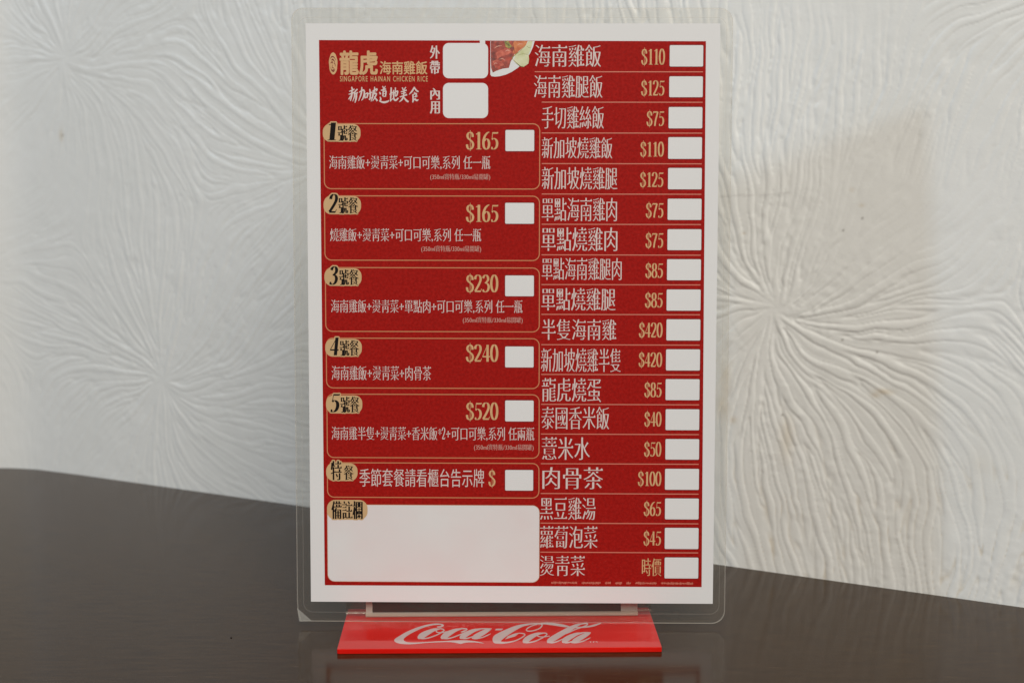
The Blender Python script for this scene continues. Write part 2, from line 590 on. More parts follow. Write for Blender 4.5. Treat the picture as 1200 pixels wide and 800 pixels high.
def build_wall():
    step = 0.0005
    s0, s1, z0, z1 = -0.52, 0.42, -0.03, 0.36
    ns, nz = int((s1 - s0) / step), int((z1 - z0) / step)
    s = np.linspace(s0, s1, ns)
    z = np.linspace(z0, z1, nz)
    SS, ZZ = np.meshgrid(s, z)
    bursts = [(-.258, .2176), (-.2016, .0542), (-.093, .172), (.1205, .1099), (.105, .43), (.243, .238),
              (-.03, .055), (.13, -.17), (.235, -.13), (.0, .34), (-.17, .33), (-.35, .12), (-.40, .27), (.36, .31), (.38, .06), (-.30, -.02), (.215, .42), (-.46, .02)]
    rng = np.random.RandomState(4)
    cr = np.zeros_like(SS); ci = np.zeros_like(SS); wt = np.zeros_like(SS)
    dmin = np.full_like(SS, 9.0)

    def smooth_noise(cell):
        a = rng.normal(size=(int((z1 - z0) / cell) + 4, int((s1 - s0) / cell) + 4))
        u = (SS - s0) / cell + 1; v = (ZZ - z0) / cell + 1
        iu = u.astype(int); iv = v.astype(int)
        fu = u - iu; fv = v - iv
        fu = fu * fu * (3 - 2 * fu); fv = fv * fv * (3 - 2 * fv)
        return (a[iv, iu] * (1 - fu) + a[iv, iu + 1] * fu) * (1 - fv) + (a[iv + 1, iu] * (1 - fu) + a[iv + 1, iu + 1] * fu) * fv

    wob = smooth_noise(0.06) * 0.16 + smooth_noise(0.018) * 0.15 + smooth_noise(0.007) * 0.13
    strong = {(.1205, .1099): (1.0, 0.0), (.105, .43): (9.0, .05), (.13, -.17): (9.0, 0.0), (.235, -.13): (3.0, 0.0), (.243, .238): (.5, .12)}
    for k, (bx, bz) in enumerate(bursts):
        dx, dz = SS - bx, ZZ - bz
        d = np.hypot(dx, dz) + 1e-4
        spin = (0.30 if k % 2 else -0.25) * np.minimum(d / 0.1, 1.4)
        ws, sp = strong.get((bx, bz), (1.0, None))
        if sp is not None:
            spin = sp * np.minimum(d / 0.1, 1.4)
        th = 2 * (np.arctan2(dz, dx) + spin)
        w = ws / (d + 0.004) ** 2.6
        cr += w * np.cos(th); ci += w * np.sin(th); wt += w
        dmin = np.minimum(dmin, d)
    th = np.arctan2(ci, cr) / 2 + wob
    vx, vz = np.cos(th), np.sin(th)
    noise = rng.normal(size=SS.shape)

    def blur(a, r):
        for ax in (0, 1):
            k = np.exp(-0.5 * (np.arange(-3 * r, 3 * r + 1) / r) ** 2) if r >= 1 else np.array([.25, .5, .25])
            k = k / k.sum()
            n = len(k) // 2
            b = np.zeros_like(a)
            for i, q in enumerate(k):
                b += q * np.roll(a, i - n, axis=ax)
            a = b
        return a
    noise = blur(noise, 2) - blur(noise, 5)
    noise /= noise.std()
    I = np.arange(ns)[None, :] * np.ones((nz, 1)); J = np.arange(nz)[:, None] * np.ones((1, ns))
    acc = noise.copy()
    nst = 46
    for sign in (1, -1):
        px, pz = I.copy(), J.copy()
        cx, cz = vx * sign, vz * sign
        for t in range(nst):
            px = np.clip(px + cx, 0, ns - 1); pz = np.clip(pz + cz, 0, nz - 1)
            ii = np.rint(px).astype(int); jj = np.rint(pz).astype(int)
            nx, nzv = vx[jj, ii], vz[jj, ii]
            flip = np.sign(nx * cx + nzv * cz); flip[flip == 0] = 1
            cx, cz = nx * flip, nzv * flip
            acc += noise[jj, ii] * (1 - (t / nst) ** 2)
    acc = blur(acc, 1) - blur(acc, 8)
    acc /= acc.std()
    crease = np.clip(np.abs(acc) / 0.85, 0, 1)
    crease = 1 - (1 - crease) ** 2.2                  # broad flat ridges between narrow creases
    pits = smooth_noise(0.0022)
    crease = 0.45 * crease + 0.55 * blur(crease, 1)
    h = crease - 0.75 + 0.14 * acc + 0.10 * pits * (smooth_noise(0.02) > 0.3)
    lump = smooth_noise(0.010) * 0.25 + smooth_noise(0.004) * 0.16
    amp = np.clip(0.75 + 0.30 * smooth_noise(0.045), 0.2, 1.3)
    amp *= np.clip(dmin / 0.010, 0.25, 1)
    # smooth patch at the lower right, smoother return of the wall at the far left
    amp *= 1 - 0.75 * np.exp(-(((SS - .222) / .035) ** 2 + ((ZZ - .060) / .028) ** 2))
    amp *= np.clip((SS + 0.33) / 0.05, 0.18, 1)
    amp *= 0.62 + 0.38 / (1 + np.exp(-(SS + 0.02) / 0.02))
    hgt = (h * amp + lump * 0.35) * 0.00052
    # the seam of the covering, a short raised edge with scratches
    # far left the wall turns to face the room
    sb = -0.297
    t = SS - sb
    r = 0.012
    soft = 0.5 * (t - np.sqrt(t * t + r * r))          # ~t for t<0, ~0 for t>0
    base = W0[None, None, :] + WD[None, None, :] * SS[..., None]
    base = base - WD[None, None, :] * soft[..., None] + np.array([0.93, 0.0, 0])[None, None, :] * soft[..., None]
    base[..., 2] = ZZ
    P = base + WN[None, None, :] * hgt[..., None]
    nv = ns * nz
    idx = np.arange(nv).reshape(nz, ns)
    q = np.stack([idx[:-1, :-1], idx[:-1, 1:], idx[1:, 1:], idx[1:, :-1]], -1).reshape(-1, 4)
    # thickness: a rear sheet and four edges
    front = P.reshape(-1, 3)
    corner = [idx[0, 0], idx[0, -1], idx[-1, -1], idx[-1, 0]]
    back = np.array([front[c] - WN * 0.09 for c in corner])
    verts = np.vstack([front, back])
    extra = [(nv + 3, nv + 2, nv + 1, nv + 0)]
    loops_extra = [list(e) for e in extra]
    edges = [list(idx[0, :][::-1]) + [nv, nv + 1], list(idx[:, -1][::-1]) + [nv + 1, nv + 2],
             list(idx[-1, :]) + [nv + 2, nv + 3], list(idx[:, 0]) + [nv + 3, nv]]
    loops_extra += edges
    me = bpy.data.meshes.new('wall')
    me.vertices.add(len(verts))
    me.vertices.foreach_set('co', verts.astype(np.float32).ravel())
    le = [i for e in loops_extra for i in e]
    nl = q.size + len(le)
    me.loops.add(nl)
    me.loops.foreach_set('vertex_index', np.concatenate([q.ravel(), np.array(le)]).astype(np.int32))
    npol = len(q) + len(loops_extra)
    starts = np.concatenate([np.arange(len(q)) * 4, q.size + np.cumsum([0] + [len(e) for e in loops_extra[:-1]])])
    me.polygons.add(npol)
    me.polygons.foreach_set('loop_start', starts.astype(np.int32))
    sm = np.ones(npol, bool); sm[len(q):] = False
    me.polygons.foreach_set('use_smooth', sm)
    me.update(calc_edges=True)
    # wear: yellow stains, dirt that has settled in the grooves near the table, dark specks
    stain = np.zeros_like(SS)
    def blob(x, zz, rx, rz, a):
        nonlocal stain
        n = 0.6 + 0.5 * lump
        stain = np.maximum(stain, a * n * np.exp(-(((SS - x) / rx) ** 2 + ((ZZ - zz) / rz) ** 2)))
    for b in STAINS:
        blob(*b)
    groove = np.clip(1 - 1.5 * crease, 0, 1) * np.clip(1.7 - 3.2 * blur(1 - crease, 6), 0, 1) * np.clip(0.55 + lump * 1.2, 0, 1) * np.clip((0.080 - ZZ) / 0.07, 0, 1) * np.clip((SS - 0.07) / 0.05, 0, 1)
    stain = np.clip(stain + groove * 0.7, 0, 1)
    dark = np.zeros_like(SS)
    for (x, zz, l) in ((.1015, .1546, .010), (.1165, .1553, .006), (.1235, .1562, .004), (.1085, .1548, .004)):
        dark = np.maximum(dark, np.exp(-(np.clip(np.abs(SS - x) - l / 2, 0, 1) / .0006) ** 2 - ((ZZ - zz - 0.1 * (SS - x)) / .0005) ** 2) * .16)
    for (x, zz) in ((.1555, .147), (.148, .142), (.149, .0985), (.163, .0945), (-.262, .178), (.125, .066)):
        dark = np.maximum(dark, np.exp(-(((SS - x) ** 2 + (ZZ - zz) ** 2) / .0005 ** 2)) * .6)
    for nm, arr in (('stain', stain), ('speck', dark)):
        at = me.attributes.new(nm, 'FLOAT', 'POINT')
        at.data.foreach_set('value', np.concatenate([arr.ravel(), np.zeros(4)]).astype(np.float32))
    m = principled('embossed_white', (0.76, 0.75, 0.72), 0.40, 0.45)
    N, L = nodes_of(m)
    bs = N['Principled BSDF']
    a1 = N.new('ShaderNodeAttribute'); a1.attribute_name = 'stain'
    a2 = N.new('ShaderNodeAttribute'); a2.attribute_name = 'speck'
    tc = N.new('ShaderNodeTexCoord')
    nz1 = N.new('ShaderNodeTexNoise'); nz1.inputs['Scale'].default_value = 14; nz1.inputs['Detail'].default_value = 5
    rp = N.new('ShaderNodeValToRGB')
    rp.color_ramp.elements[0].position = .3; rp.color_ramp.elements[1].position = .7
    rp.color_ramp.elements[0].color = (.76, .75, .72, 1); rp.color_ramp.elements[1].color = (.79, .78, .755, 1)
    L.new(tc.outputs['Object'], nz1.inputs['Vector']); L.new(nz1.outputs['Fac'], rp.inputs['Fac'])
    x1 = N.new('ShaderNodeMix'); x1.data_type = 'RGBA'; x1.inputs['B'].default_value = (.50, .36, .17, 1)
    x2 = N.new('ShaderNodeMix'); x2.data_type = 'RGBA'; x2.inputs['B'].default_value = (.12, .09, .06, 1)
    L.new(a1.outputs['Fac'], x1.inputs['Factor']); L.new(rp.outputs['Color'], x1.inputs['A'])
    L.new(a2.outputs['Fac'], x2.inputs['Factor']); L.new(x1.outputs['Result'], x2.inputs['A'])
    L.new(x2.outputs['Result'], bs.inputs['Base Color'])
    nz2 = N.new('ShaderNodeTexNoise'); nz2.inputs['Scale'].default_value = 700; nz2.inputs['Detail'].default_value = 3
    bp = N.new('ShaderNodeBump'); bp.inputs['Strength'].default_value = .25; bp.inputs['Distance'].default_value = .0002
    L.new(tc.outputs['Object'], nz2.inputs['Vector']); L.new(nz2.outputs['Fac'], bp.inputs['Height']); L.new(bp.outputs['Normal'], bs.inputs['Normal'])
    me.materials.append(m)
    o = bpy.data.objects.new('wall', me)
    COL.objects.link(o)
    return tag(o, 'white wall with embossed swirling covering and faint yellow stains behind the table', 'wall')


STAINS = [(.0995, .068, .003, .005, .6), (.1005, .078, .0025, .009, .6), (.1665, .079, .0035, .0012, .75), (.163, .0775, .002, .0012, .5),
          (-.263, .178, .0015, .003, .7), (.127, .056, .003, .009, .4), (.107, .1395, .0009, .0006, .5), (.151, .158, .0011, .0010, .5),
          (.155, .152, .0012, .0008, .5), (.104, .062, .0015, .0015, .6), (.205, .055, .004, .006, .15)]
build_wall()


# ------------------------------------------------------------------ table
def build_table():
    m = principled('dark_wood', (0.03, 0.02, 0.015), 0.17, 0.5)
    N, L = nodes_of(m)
    b = N['Principled BSDF']
    b.inputs['IOR'].default_value = 1.40
    b.inputs['Specular IOR Level'].default_value = 0.16
    tc = N.new('ShaderNodeTexCoord')
    mp = N.new('ShaderNodeMapping'); mp.inputs['Scale'].default_value = (2.6, 20.0, 20.0)
    mp.inputs['Rotation'].default_value = (0, 0, math.radians(6))
    n1 = N.new('ShaderNodeTexNoise'); n1.inputs['Scale'].default_value = 30; n1.inputs['Detail'].default_value = 7; n1.inputs['Distortion'].default_value = .4
    rp = N.new('ShaderNodeValToRGB')
    rp.color_ramp.elements[0].position = .34; rp.color_ramp.elements[1].position = .72
    rp.color_ramp.elements[0].color = (.034, .0165, .0062, 1); rp.color_ramp.elements[1].color = (.060, .0325, .0135, 1)
    L.new(tc.outputs['Object'], mp.inputs['Vector']); L.new(mp.outputs['Vector'], n1.inputs['Vector'])
    L.new(n1.outputs['Fac'], rp.inputs['Fac']); L.new(rp.outputs['Color'], b.inputs['Base Color'])
    n2 = N.new('ShaderNodeTexNoise'); n2.inputs['Scale'].default_value = 9; n2.inputs['Detail'].default_value = 4
    mr = N.new('ShaderNodeMapRange'); mr.inputs['To Min'].default_value = .10; mr.inputs['To Max'].default_value = .19
    L.new(tc.outputs['Object'], n2.inputs['Vector']); L.new(n2.outputs['Fac'], mr.inputs['Value']); L.new(mr.outputs['Result'], b.inputs['Roughness'])
    n3 = N.new('ShaderNodeTexNoise'); n3.inputs['Scale'].default_value = 40; n3.inputs['Detail'].default_value = 5
    bp = N.new('ShaderNodeBump'); bp.inputs['Strength'].default_value = .018; bp.inputs['Distance'].default_value = .0006
    L.new(mp.outputs['Vector'], n3.inputs['Vector']); L.new(n3.outputs['Fac'], bp.inputs['Height']); L.new(bp.outputs['Normal'], b.inputs['Normal'])
    sl = lambda x: float(W0[1] + WSL * x - 0.0012)
    pts = [(-0.62, sl(-.262) - .001), (-0.30, sl(-.262) - .001), (-0.27, sl(-.262) - .0014), (-0.255, sl(-.255) - .001), (-0.23, sl(-.23)), (0.36, sl(.36)), (0.36, -0.30), (-0.62, -0.30)]
    mb = MB()
    mb.prism(pts, -0.028, 0.0)
    o = mb.build('table', m)
    bv = o.modifiers.new('bevel', 'BEVEL'); bv.width = 0.0008; bv.segments = 2; bv.limit_method = 'ANGLE'
    return tag(o, 'glossy dark brown wooden table top pushed against the white wall', 'table')


build_table()

cx_, cy_ = on_level(271, 747, 0)
mb = MB()
N_ = 9
ring_ = [(0.0004 * (1 + .3 * math.sin(3 * k)) * math.cos(k * 2 * math.pi / N_), 0.0003 * math.sin(k * 2 * math.pi / N_)) for k in range(N_)]
top_ = [(p[0] * .5, p[1] * .5) for p in ring_]
for k in range(N_):
    j = (k + 1) % N_
    mb.poly([(*ring_[k], 0.00002), (*ring_[j], 0.00002), (*top_[j], 0.0003), (*top_[k], 0.0003)])
mb.poly([(*p, 0.0003) for p in top_])
mb.poly([(*p, 0.00002) for p in ring_][::-1])
crumb = tag(mb.build('crumb', M_BLACK, None), 'tiny dark crumb lying alone on the bare table left of the stand', 'crumb')
crumb.location = (cx_, cy_, 0)

# ------------------------------------------------------------------ red stand
BT = 0.0018
ST = Matrix.Translation((-0.0045, 0.5345, 0.0)) @ Matrix.Rotation(math.radians(1.05), 4, 'Z')
stand = empty('menu_stand', ST, 'clear acrylic menu holder with glossy red base plate and white script lettering', 'menu stand')
STI = ST.inverted()


def st_xy(px, py):
    x, y = on_level(px, py, BT)
    v = STI @ Vector((x, y, BT))
    return v.x, v.y


def build_stand():
    fl, fr = st_xy(394.7, 760.4), st_xy(775.9, 757.9)
    yf = (fl[1] + fr[1]) / 2
    xl, xr = fl[0], fr[0]
    yb = (st_xy(406.8, 722.6)[1] + st_xy(762.9, 721)[1]) / 2
    mb = MB()
    mb.prism(rounded(xl, yf, xr, yb + 0.010, 0.0006, 3), 0.00002, BT)
    o = mb.build('base_plate', M_BASE, stand)
    bv = o.modifiers.new('bevel', 'BEVEL'); bv.width = 0.00025; bv.segments = 3; bv.limit_method = 'ANGLE'
    # upright pocket of clear acrylic leaning back with the card: front sheet, rear sheet
    lean = math.radians(3.25)
    def sheet(name, y0, th, h, x0, x1, z0=BT + 0.0006):
        m2 = MB()
        c, s_ = math.cos(lean), math.sin(lean)
        pr = rounded(x0, 0, x1, h, [0.0004, 0.0004, .004, .004], 4)
        n = len(pr); k = 0
        f = [(p[0], y0 + p[1] * s_, z0 + p[1] * c) for p in pr]
        g = [(p[0], y0 + th + p[1] * s_, z0 + p[1] * c) for p in pr]
        m2.poly(f); m2.poly(g[::-1])
        for i in range(n):
            j = (i + 1) % n
            m2.poly([g[i], g[j], f[j], f[i]])
        return m2.build(name, M_ACRYL, stand)
    sheet('front_sheet', yb + 0.0004, 0.0010, 0.150, xl, xr)
    sheet('rear_sheet', yb + 0.0024, 0.0010, 0.150, xl, xr)
    # rounded bend where the sheets rise from the base
    def bar(name, xa, xb, y0, z0, ry, rz, mat):
        m3 = MB()
        prof = [(y0 + ry * math.cos(t), z0 + rz * math.sin(t)) for t in np.linspace(0, 2 * math.pi, 17)[:-1]]
        for (ya, za), (yc, zc) in zip(prof, prof[1:] + prof[:1]):
            m3.poly([(xa, ya, za), (xb, ya, za), (xb, yc, zc), (xa, yc, zc)])
        m3.poly([(xa, y, z) for y, z in prof][::-1]); m3.poly([(xb, y, z) for y, z in prof])
        return m3.build(name, mat, stand, smooth=True)
    ia = (STI @ Vector((*on_level(429, 721.5, BT), BT))).x
    ib = (STI @ Vector((*on_level(747.5, 721.5, BT), BT))).x
    bar('bend', ia, ib, yb - 0.0002, BT + 0.00098, 0.0006, 0.00088, M_BEND)  # middle of the bend, its light band painted as beige haze
    bar('bend', xl, ia - .00005, yb - 0.0002, BT + 0.0018, 0.0004, 0.0005, M_BENDEND)  # end beads: raised gloss and pale haze put in as glints
    bar('bend', ib + .00005, xr, yb - 0.0002, BT + 0.0022, 0.0004, 0.0005, M_BENDEND)
    # ---- script lettering on the plate
    z = BT + 0.00004
    def mapz(poly, ox):
        return [st_xy(ox + p[0] / 9.2308, 720 + p[1] / 9.2308) for p in poly]
    first = [[(600, 120), (597, 106), (565, 95), (500, 94), (420, 106), (330, 130), (250, 160), (180, 193), (115, 232), (75, 258), (64, 277), (80, 296), (120, 310), (180, 317), (260, 317),
              (350, 309), (450, 301), (560, 296), (640, 294), (700, 298), (755, 308), (785, 314), (815, 306), (860, 299), (940, 298), (1040, 309), (970, 290), (900, 280), (820, 274), (720, 276), (640, 281),
              (520, 287), (420, 293), (330, 298), (250, 299), (200, 294), (170, 278), (168, 260), (190, 238), (240, 205), (330, 160), (420, 126), (490, 111), (545, 107), (575, 112), (562, 122), (530, 126), (528, 136), (568, 137)]]
    fr_ = [[(560, 152, 10), (500, 160, 30), (430, 190, 52), (365, 225, 62), (335, 245, 40), (345, 255, 16)],
           [(330, 250, 14), (370, 257, 14), (440, 248, 13), (530, 215, 12), (590, 180, 12), (602, 162, 12), (570, 150, 12), (535, 158, 11), (518, 175, 11), (535, 190, 10), (580, 192, 10), (640, 180, 9)],
           [(790, 152, 12), (730, 165, 34), (660, 198, 56), (610, 230, 62), (582, 247, 34), (600, 256, 14)],
           [(575, 250, 14), (630, 257, 15), (700, 243, 13), (780, 212, 11), (830, 190, 9)],
           [(720, 160, 12), (790, 149, 13), (845, 152, 14), (845, 164, 13), (810, 180, 16), (785, 186, 8)],
           [(1000, 154, 12), (930, 168, 34), (860, 200, 52), (810, 230, 56), (785, 246, 30), (800, 256, 12)],
           [(780, 248, 14), (830, 257, 14), (900, 240, 12), (980, 205, 10), (1040, 175, 8)],
           [(930, 160, 12), (1000, 151, 13), (1070, 150, 12), (1120, 151, 8)],
           [(1105, 153, 20), (1050, 180, 46), (990, 212, 54), (940, 238, 50), (915, 250, 24)],
           [(905, 250, 16), (950, 257, 14), (1020, 243, 12), (1075, 220, 11), (1108, 204, 6)]]
    sec = [[(60, 150), (137, 148), (118, 166), (45, 167)],
           [(160, 263), (185, 230), (235, 213), (300, 206), (262, 234), (205, 250)]]
    sr_ = [[(545, 98, 12), (480, 96, 12), (420, 100, 15), (340, 116, 28), (260, 146, 48), (170, 192, 66), (100, 235, 84), (66, 262, 92), (58, 280, 66), (85, 294, 34), (135, 302, 20), (200, 296, 14), (280, 275, 12), (345, 240, 12), (370, 216, 12), (352, 202, 11), (300, 199, 10), (245, 212, 10), (195, 237, 12), (160, 263, 6)],
           [(545, 97, 12), (557, 113, 13), (530, 145, 12), (470, 169, 11), (412, 176, 11), (386, 165, 11), (402, 143, 11), (450, 117, 10), (505, 103, 9)],
           [(500, 98, 10), (600, 95, 18), (700, 104, 27), (790, 119, 26), (850, 128, 14)],
           [(900, 138, 8), (960, 136, 13), (1040, 130, 16), (1110, 117, 19), (1160, 102, 15), (1195, 90, 4)],
           [(570, 198, 10), (510, 206, 30), (440, 236, 52), (390, 268, 60), (362, 288, 36), (375, 298, 14)],
           [(350, 295, 14), (400, 301, 14), (480, 285, 13), (560, 248, 12), (605, 216, 12), (600, 200, 12), (555, 197, 11), (515, 212, 11), (508, 228, 10), (540, 238, 10), (590, 237, 9), (640, 228, 9)],
           [(985, 97, 10), (930, 114, 32), (840, 160, 50), (750, 212, 58), (680, 254, 62), (630, 283, 46), (622, 296, 16)],
           [(930, 112, 12), (990, 97, 12), (1040, 93, 12), (1046, 106, 12), (1005, 127, 12), (920, 156, 12), (830, 196, 12), (745, 224, 8)],
           [(610, 294, 16), (670, 301, 15), (740, 280, 12), (810, 246, 9)],
           [(990, 197, 10), (930, 208, 32), (860, 240, 52), (805, 274, 58), (785, 290, 30), (800, 300, 12)],
           [(775, 294, 14), (830, 301, 14), (910, 276, 12), (980, 240, 10), (1030, 215, 8)],
           [(930, 203, 12), (1000, 193, 13), (1050, 192, 12), (1085, 194, 8)],
           [(1075, 196, 20), (1020, 222, 46), (960, 254, 54), (905, 284, 48), (885, 295, 22)],
           [(870, 296, 16), (920, 301, 14), (990, 287, 12), (1045, 264, 11), (1080, 246, 6)]]
    polys = []
    for p in first: polys.append(('n', mapz(catmull(p + p[:1], 3)[:-1], 455)))
    for r in fr_: polys += [('t', mapz(t, 455)) for t in ribbon(r)]
    for p in sec: polys.append(('n', mapz(p, 575)))
    for r in sr_: polys += [('t', mapz(t, 575)) for t in ribbon(r)]
    sc = 1000.0
    V, F = union([[(q[0] * sc, q[1] * sc) for q in p] for _, p in polys])
    mb = MB()
    mb.tris([(v[0] / sc, v[1] / sc) for v in V], F, z)
    a, b_ = st_xy(575 + 1062 / 9.2308, 720 + 300 / 9.2308), st_xy(575 + 1152 / 9.2308, 720 + 286 / 9.2308)
    put_text(mb, 'TM', (a[0], a[1], b_[0], b_[1]), dict(), z)
    mb.build('lettering', M_LOGO, stand)
    return yb, xl, xr


YB, XL, XR = build_stand()


# ------------------------------------------------------------------ insert card in the holder's pocket
def build_insert():
    lean = math.radians(3.25)
    loc = ST @ Matrix.Translation((0, YB + 0.0015, BT + 0.0003)) @ Matrix.Rotation(math.pi / 2 - lean, 4, 'X')
    root = empty('insert_card', loc, 'dark printed card with white border, mostly hidden behind the red menu in its holder', 'card')
    # local: x right, y up, z toward the camera
    x0 = STI @ Vector((*on_level(429, 721.5, BT), BT)); x1 = STI @ Vector((*on_level(747.5, 721.5, BT), BT))
    d0 = STI @ Vector((*on_level(436.5, 721.5, BT), BT)); d1 = STI @ Vector((*on_level(728, 721.5, BT), BT))
    mb = MB(); mb.prism([(x0.x, 0), (x1.x, 0), (x1.x, .140), (x0.x, .140)], 0.0, 0.0003)
    mb.build('card_sheet', M_INS, root)
    mb = MB(); mb.flat([(d0.x, 0.0003), (d1.x, 0.0003), (d1.x, .134), (d0.x, .134)], 0.00033)
    mb.build('printed_panel', M_DARK, root)
    mb = MB()
    x = -0.0185
    while x < 0.0025:
        w = random.uniform(.0004, .0012)
        mb.flat([(x, .0064), (x + w, .0064), (x + w, .0064 + random.uniform(.0006, .0011)), (x, .0071)], 0.00036)
        x += w + random.uniform(.0001, .0006)
    mb.build('lettering', M_FAINT, root)


build_insert()

# ------------------------------------------------------------------ menu card
PB = -0.11245                                   # pouch bottom in card coordinates
origin = CARD_C + A_Y * PB
CM = Matrix(((A_X[0], A_Y[0], A_N[0], origin[0]), (A_X[1], A_Y[1], A_N[1], origin[1]), (A_X[2], A_Y[2], A_N[2], origin[2]), (0, 0, 0, 1)))
menu = empty('menu_card', CM, 'laminated red and white Chinese order menu with price boxes, leaning upright on the red stand', 'menu')
_oc = on_card


def on_card(px, py):                             # measured from the pouch's lower edge
    x, y = _oc(px, py)
    return x, y - PB


ZR, ZF, ZB, ZT = 0.00003, 0.00006, 0.00009, 0.00012

# pouch and paper
px0, px1, pt = -0.0791, 0.0785, 0.11052 - PB
outline = rounded(px0, 0, px1, pt, [0.0002, .0048, .0048, .0042], 8)
k9 = 9
outline = [(px0 + 0.0048, 0.00005), (px1 - 0.0001, 0)][:1] + outline[k9:] + [(px0, 0.0078)]
outline = [(px0 + 0.0012, 0.0)] + outline + [(px0 + 0.0002, 0.004)]
mb = MB()
cxm, cym = (px0 + px1) / 2, pt / 2
mb.prism(outline, -0.00022, 0.00028, 0, 1)
mb.build('laminate_pouch', [M_POUCH, M_RIM], menu)
mb = MB()
pap = (-.0741, .1050 - .2102 - PB, .0741, .1052 - PB)
n_ = len(outline)
clampi = [(min(max(p[0], pap[0]), pap[2]), min(max(p[1], pap[1]), pap[3])) for p in outline]
ring(mb, outline, clampi, 0.000285)
mb.build('margin_film', M_MARGIN, menu)
mb = MB()
inn = [(cxm + (p[0] - cxm) * 0.9955, cym + (p[1] - cym) * 0.9968) for p in outline]
ring(mb, outline, inn, 0.00030)
mb.build('sealed_edge', M_SEAM, menu)
mb = MB()
o_ = rounded(-0.0768, 0.0034, 0.0764, pt - 0.0032, .0036, 6)
i_ = rounded(-0.07655, 0.00365, 0.07615, pt - 0.00345, .0034, 6)
ring(mb, o_, i_, 0.00030)
mb.build('inner_seam', M_FAINTSEAM, menu)
mb = MB()
fa, fb, fc = on_card(348.3, 711.5), on_card(351, 727.2), on_card(366, 727.2)
mb.poly([(*fa, .00036), (fb[0], 0.0001, .0009), (fc[0], 0.0001, .00036)])
mb.poly([(fc[0], 0.0001, .00031), (fb[0], 0.0001, .00031), (*fa, .00031)])
mb.build('bent_corner', M_FOLD, menu)
mb = MB()
mb.prism([(-.074, .1051 - .2102 - PB), (.074, .1051 - .2102 - PB), (.074, .1051 - PB), (-.074, .1051 - PB)], -0.0001, 0.0)
mb.build('paper_sheet', M_PAPER, menu)
mb = MB()
mb.flat([on_card(373.8, 47.2), on_card(827.3, 48.6), on_card(822.2, 687.4), on_card(380.6, 685.2)], ZR)
panel = mb.build('red_panel', M_RED, menu)


def text_part(name, text, px, style, mat, **kw):
    mb = MB()
    put_text(mb, text, cbox(*px), style, ZT, **kw)
    return mb.build(name, mat, menu)


def box_part(name, px, r, shade=True, mat=None):
    b = cbox(*px)
    mb = MB()
    mb.flat(rounded(*b, r), ZF + (.00001 if shade else 0), 0)
    if shade:                                    # printed dark drop edge
        g = 0.00022
        mb.flat(rounded(b[0] - g, b[1] - g, b[2] + g, b[3] + g, r + g), ZF, 1)
    return mb.build(name, [mat or M_PAPER, M_EDGE], menu)


M_EDGE = principled('printed_dark_red', (0.16, 0.004, 0.004), 0.5, 0.3)


def frame_part(name, px, r, w, mat):
    b = cbox(*px)
    mb = MB()
    ring(mb, rounded(*b, r), rounded(b[0] + w, b[1] + w, b[2] - w, b[3] - w, r - w), ZF)
    return mb.build(name, mat, menu)


